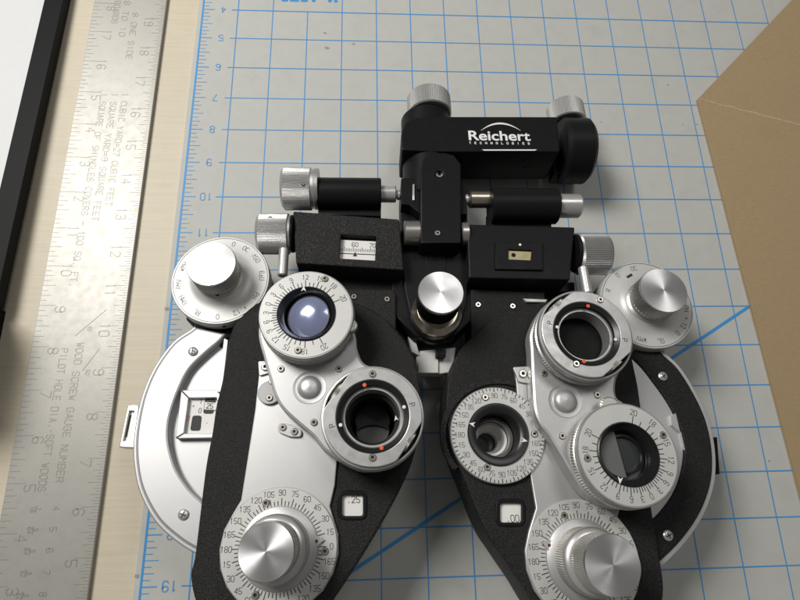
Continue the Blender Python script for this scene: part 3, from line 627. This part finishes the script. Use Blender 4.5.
bz = pxobj('level_bezel', [(495, 242), (543, 242), (543, 270), (495, 269)], 2.24, 2.31, 'satin_black', slR, holes=[DP([(508.5, 249.5), (532, 250.5), (531, 260), (508.5, 259)], 2.31)], bev=.02)
pxobj('level_vial', [(507, 249), (533, 250), (532, 261), (507, 260)], 2.245, 2.262, 'level_glass', bz, bev=.004)
p = D(513.5, 255, 2.264); obj('bubble', MB().lathe([(.05, 0), (.045, .006), (0, .008)], 20), 'dull_black', bz, p)
p = D(520, 244.7, 2.312); obj('white_dot', MB().lathe([(.03, 0), (.03, .004), (0, .005)], 12), 'white_ink', bz, p)
# plates with screws under the boxes
bpL = pxobj('body_plate', [(345, 289), (392, 289), (396, 293), (396, 338), (345, 335)], 1.0, 1.80, 'crinkle', r=.08)
for x, y in ((354, 297), (387, 299.5)): screw(x, y, 1.8, bpL)
bpR = pxobj('body_plate', [(471, 289), (545, 292), (545, 330), (515, 345), (471, 345)], 1.0, 1.80, 'crinkle', r=.05)
for x, y in ((478, 305), (512.5, 306.5)): screw(x, y, 1.8, bpR)
pxobj('body_bridge', [(392, 262), (474, 262), (474, 318), (455, 336), (415, 336), (392, 312)], 1.0, 1.72, 'satin_black')
pxobj('front_rail', [(300, 272), (405, 280), (575, 282), (575, 292), (405, 296), (300, 290)], 1.15, 1.66, 'satin_black')
nb = pxobj('nose_bracket', [(416, 351), (456, 347), (453, 372), (440, 374), (417, 373)], .95, 1.2, 'nylon', bev=.03)
pxobj('bracket_step', [(418, 352), (438.5, 352), (438.5, 373), (418, 373)], 1.2, 1.27, 'nylon', nb, bev=.02)
pxobj('bracket_pin', [(436, 349), (446, 349), (446, 356), (436, 356)], 1.25, 1.45, 'satin_black', nb, bev=.02)
pxobj('bracket_arm', [(405, 325), (413, 330), (420, 356), (412, 352)], 1.0, 1.3, 'nylon', nb, bev=.02)
# ---------------------------------------------------------------- centre arm and hinge
pxobj('centre_arm', [(400, 188), (467, 188), (468, 262), (467, 300), (462, 322), (450, 330), (422, 330), (411, 318), (405, 290), (401, 250)], 1.2, 1.85, 'satin_black', bev=.025, r=.08)
pxobj('arm_inlay', [(424, 246), (446, 246), (446, 285), (428, 285)], 1.85, 1.88, 'satin_black', bev=.01)
hb = pxobj('hinge_block', [(420.5, 243), (420.5, 168), (424, 158), (432, 153.5), (444, 152.5), (454, 155), (461, 164), (461, 243)], 1.8, 2.38, 'satin_black', bev=.03, holes=[circle(D(439.5, 174, 2.38).to_2d(), .085, 24)])
p = D(439.5, 174, 2.33); obj('socket_bolt', MB().lathe([(.084, -.1), (.08, .0), (.05, .0), (.045, -.06), (0, -.06)], 24), 'ring_silver', hb, p)
for x in (428.5, 451.5): pxobj('groove_strip', [(x-.6, 195), (x+.6, 195), (x+.6, 232), (x-.6, 232)], 2.375, 2.386, 'dull_black', hb, bev=0)
pxobj('cover_shield', [(401, 178), (421, 178), (421, 214), (410, 205), (401, 204)], 1.8, 2.2, 'satin_black', bev=.015, r=.05)
pxobj('cover_shield', [(460, 178), (466.5, 184), (467, 214), (460, 214)], 1.8, 2.2, 'satin_black', bev=.015)
def hcyl(name, x0, x1, y0, y1, ha, m, parent=ph, axis='x', mats2=None, n=64, tooth=None, prof=None, ends=.025):
    """horizontal cylinder measured by its silhouette in the photo at its axis height"""
    a = D(x0, (y0+y1)/2, ha); b = D(x1, (y0+y1)/2, ha)
    if axis == 'x':
        r = (D((x0+x1)/2, y0, ha)-D((x0+x1)/2, y1, ha)).length/2*.965; L = (b-a).length; c = (a+b)/2
    else:
        a = D((x0+x1)/2, y0, ha); b = D((x0+x1)/2, y1, ha); r = (D(x0, (y0+y1)/2, ha)-D(x1, (y0+y1)/2, ha)).length/2*.965; L = (b-a).length; c = (a+b)/2
    pr = prof(r, L) if prof else [(0, -L/2), (r-ends, -L/2), (r, -L/2+ends), (r, L/2-ends), (r-ends, L/2), (0, L/2)]
    return obj(name, MB().lathe(pr, n, axis=axis, tooth=tooth), m, parent, c), c, r, L
ax, c, r, L = hcyl('hinge_pin', 404, 420.5, 222, 244.5, 2.1, 'hinge_steel'); hcyl('hinge_pin', 460.5, 468.5, 223.5, 245, 2.1, 'hinge_steel')
for (x0, x1) in ((404, 405),): pass
# leveling rods
hcyl('rod_sleeve', 317, 381, 180, 207.5, 2.1, 'satin_black'); hcyl('rod_pin', 380, 396, 186.5, 201.5, 2.1, 'silver_bright')
hcyl('ball_joint', 395, 402, 190.5, 199.5, 2.1, 'silver_bright', ends=.06); 
kx, c, r, L = hcyl('thumb_knob', 282.5, 319, 171, 207, 2.1, 'grooved', n=180, tooth=lambda i, k: .012 if i % 2 and k in (2, 3) else 0, prof=lambda r, L: [(0, -L/2), (r*.88, -L/2), (r, -L/2+.06), (r, L/2-.18), (r*.955, L/2-.16), (r*.955, L/2-.10), (r, L/2-.08), (r*.98, L/2), (0, L/2)])
obj('set_screw', MB().lathe([(.05, 0), (.04, .006), (.02, -.01), (0, -.01)], 16, axis='z'), 'ink', kx, (c.x+.12, c.y-.36*r, c.z+r*.935))
pxobj('sleeve_bracket', [(318, 196), (381, 197), (381, 216), (318, 214)], 1.5, 2.0, 'satin_black', bev=.02)
hcyl('rod_sleeve', 490, 556, 190.5, 222, 2.1, 'satin_black'); hcyl('rod_pin', 469, 495, 192, 207, 2.1, 'brass', ends=.03); hcyl('ball_joint', 463, 470, 195, 204, 2.1, 'silver_bright', ends=.06)
hcyl('rod_end', 555, 580, 195.5, 216.5, 2.1, 'silver_bright', ends=.05)
pxobj('sleeve_bracket', [(490, 206), (550, 208), (552, 229), (490, 227)], 1.5, 2.0, 'satin_black', bev=.02)
# side thumb knobs of the slide
kx, c, r, L = hcyl('thumb_knob', 258.5, 292, 216, 252, 1.95, 'grooved', n=180, tooth=lambda i, k: .012 if i % 2 and k in (2, 3) else 0, prof=lambda r, L: [(0, -L/2), (r*.9, -L/2), (r, -L/2+.06), (r, L/2-.07), (r*.95, L/2-.05), (r*.93, L/2), (0, L/2)])
obj('set_screw', MB().lathe([(.05, 0), (.04, .006), (.02, -.01), (0, -.01)], 16), 'ink', kx, (c.x-.05, c.y+.33*r, c.z+r*.945))
hcyl('knob_washer', 291, 295, 217, 251, 1.95, 'satin_black')
kx, c, r, L = hcyl('thumb_knob', 576, 606, 236, 273, 1.95, 'ring_silver', n=140, tooth=lambda i, k: (.022 if i % 2 else 0) if k in (2, 3) else 0, prof=lambda r, L: [(0, -L/2), (r*.9, -L/2), (r*.96, -L/2+.05), (r*.96, L/2-.05), (r*.9, L/2), (0, L/2)])
hcyl('knob_washer', 573, 577, 236, 271, 1.95, 'satin_black')
hcyl('stop_rod', 278, 288.5, 249, 276, 2.05, 'silver_bright', axis='y'); 
a = D(584.5, 268, 2.1); b = D(586, 294, 2.3)
hcyl('stop_rod', 580, 590, 267.5, 294, 2.15, 'silver_bright', axis='y')
# centre knob
c = D(437, 311.5, 2.1); top = D(441, 292, 3.1); R = rad(441, 292, 23, 3.1); Rb = rad(437, 311, 24.5, 2.1)
ck = obj('centre_post', MB().lathe([(Rb*.80, 1.0), (Rb*.85, 1.3), (Rb*.96, 1.32),(Rb*.96, 1.44), (Rb*1.02, 1.46), (Rb*1.06, 1.60), (Rb*1.06, 1.66), (Rb*1.0, 1.68), (Rb*1.0, 1.80), (Rb*1.05, 1.82), (Rb*1.05, 1.9), (Rb, 1.97, 1), (Rb*1.02, 2.0, 1), (Rb*1.02, 2.08, 1), (Rb*.94, 2.12, 1), (Rb*.88, 2.16, 1), (Rb*.82, 2.2, 1), (0, 2.2, 1)], 96), ['satin_black', 'brass'], ph, (c.x, c.y, 0))
pr = [(R*.86, 2.2), (R*.88, 2.3, 2), (R*.88, 2.36, 2), (R*.88, 2.42)]+[(R*.98, 2.46+.5*k/14) for k in range(15)]+[(R, 3.06, 1), (R, 3.08, 1), (R*.97, 3.1, 1), (0, 3.1, 1)]

obj('knob', MB().lathe(pr, 110, tooth=lambda i, k: (0 if (i+k) % 2 else -.02) if 4 <= k < 19 else 0), ['satin_black', 'turned', 'brass'], ph, (top.x, top.y, 0), sharp=12)
# ---------------------------------------------------------------- mounting arm with the maker's name
HB = 2.35
ma = pxobj('mounting_arm', [(401.5, 150), (401, 134), (404, 124), (411, 118), (422, 116.3), (557, 116.5), (560.5, 151.5), (440, 151.5)], 1.25, HB, 'satin_black', bev=.035, r=.07, hm=HB)
hcyl('arm_barrel', 401.5, 454, 120, 205, 1.70, 'satin_black', axis='y', ends=.08, n=96)
kx, c, r, L = hcyl('clamp_knob', 407, 451, 99, 116, 1.85, 'grooved_y', axis='y', n=160, tooth=lambda i, k: .014 if i % 2 and k in (2, 3) else 0)
hcyl('clamp_barrel', 558, 586.5, 125, 178, 1.72, 'satin_black', ends=.09, n=80)
kx, c, r, L = hcyl('clamp_knob', 548, 584, 108, 125, 1.75, 'grooved_y', axis='y', n=160, tooth=lambda i, k: .014 if i % 2 and k in (2, 3) else 0)
pxobj('clamp_saddle', [(551, 130), (578, 130), (575, 174), (554, 174)], 1.2, 1.60, 'satin_black', bev=.05)
# arch + line + words
mb = MB(); cx0 = D(481, 130.5, HB); cx1 = D(520.5, 130.5, HB); pk = D(501, 122.7, HB); N_ = 24; up = []; dn = []
for i in range(N_+1):
    t = i/N_; x = cx0.x+(cx1.x-cx0.x)*t; s_ = 4*t*(1-t); y = cx0.y+(cx1.y-cx0.y)*t+(pk.y-(cx0.y+cx1.y)/2)*s_; up.append((x, y, 0)); dn.append((x, y-.008-.045*s_, 0))
mb.loopwall([[Vector(p)-Vector((pk.x, pk.y, 0)) for p in dn], [Vector(p)-Vector((pk.x, pk.y, 0)) for p in up]], close=False)
obj('logo_arch', mb, 'white_ink', ma, (pk.x, pk.y, HB+.0035))
def fonttext(name, s, a, b, hgt, off, sx_extra=1):
    cu = bpy.data.curves.new(name, 'FONT'); cu.body = s; cu.align_x = 'CENTER'; cu.align_y = 'CENTER'; cu.size = 1; cu.offset = off
    to = bpy.data.objects.new(name, cu); C.objects.link(to); bpy.context.view_layer.update()
    me = bpy.data.meshes.new_from_object(to.evaluated_get(bpy.context.evaluated_depsgraph_get())); bpy.data.objects.remove(to)
    xs = [v.co.x for v in me.vertices]; ys = [v.co.y for v in me.vertices]; L = (b-a).length; kx = L/(max(xs)-min(xs)); ky = hgt/(max(ys)-min(ys)); mx = (max(xs)+min(xs))/2; my = (max(ys)+min(ys))/2
    for v in me.vertices: v.co = ((v.co.x-mx)*kx, (v.co.y-my)*ky, 0)
    me.materials.append(M['white_ink']); c = (a+b)/2
    return obj(name, None, None, ma, (c.x, c.y, HB+.004), me=me)
fonttext('logo_name', 'Reichert', D(468.5, 135.9, HB), D(530, 135.9, HB), (D(500, 131, HB)-D(500, 140.6, HB)).length, .02)
mb = MB(); p = D(499.5, 143.3, HB); n_ = 'TECHNOLOGIES'; wL = (D(530, 143.3, HB)-D(469, 143.3, HB)).length
for i, ch in enumerate(n_): mb.text(ch, (-wL/2+.03+(wL-.06)*i/(len(n_)-1), 0), 0, .055, .014, 0, sx=1)
obj('logo_subtitle', mb, 'white_ink', ma, (p.x, p.y, HB+.0035))
pxobj('white_line', [(482, 149.4), (537, 149.4), (535, 150.6), (484, 150.6)], HB-.001, HB+.004, 'white_ink', ma, bev=0)
yf = D(527, 151.5, HB).y
pp = D(527.5, 166, 1.95); obj('oval_slot', MB().lathe([(.095, 0), (.095, .006), (0, .006)], 24, axis='y'), 'dull_black', ma, (pp.x, yf-.007, 1.9)).scale = (1, 1, 1.7)

for o_ in bpy.data.objects:
    if o_.type == 'MESH' and (o_.name.split('.')[0] in ('scale_marks', 'numbers', 'inch_numbers', 'grid_lines', 'engraved_tables', 'smudge_marks', 'settings_lettering', 'scribed_line', 'brand_print', 'logo_name', 'logo_subtitle', 'scale_numbers', 'readout_number', 'readout_digits')):
        o_['kind'] = 'stuff'

for x, y in ((437.5, 233.5),): screw(x, y, 2.38, hb)
for x in (413.6, 459): pxobj('spring_pin', [(x-1, 184), (x+1, 184), (x+1, 200), (x-1, 200)], 2.19, 2.25, 'silver_bright', hb, bev=.01)
pxobj('slide_rail', [(523, 298), (548, 299), (546, 302.5), (526, 302)], 1.7, 1.86, 'ring_silver', bpR, bev=.02)
p = D(435.5, 254.5, 1.885); obj('pivot_cap', MB().lathe([(.15, -.02), (.15, .01), (.13, .015), (.12, .0), (0, .0)], 32), 'satin_black', ph, p)
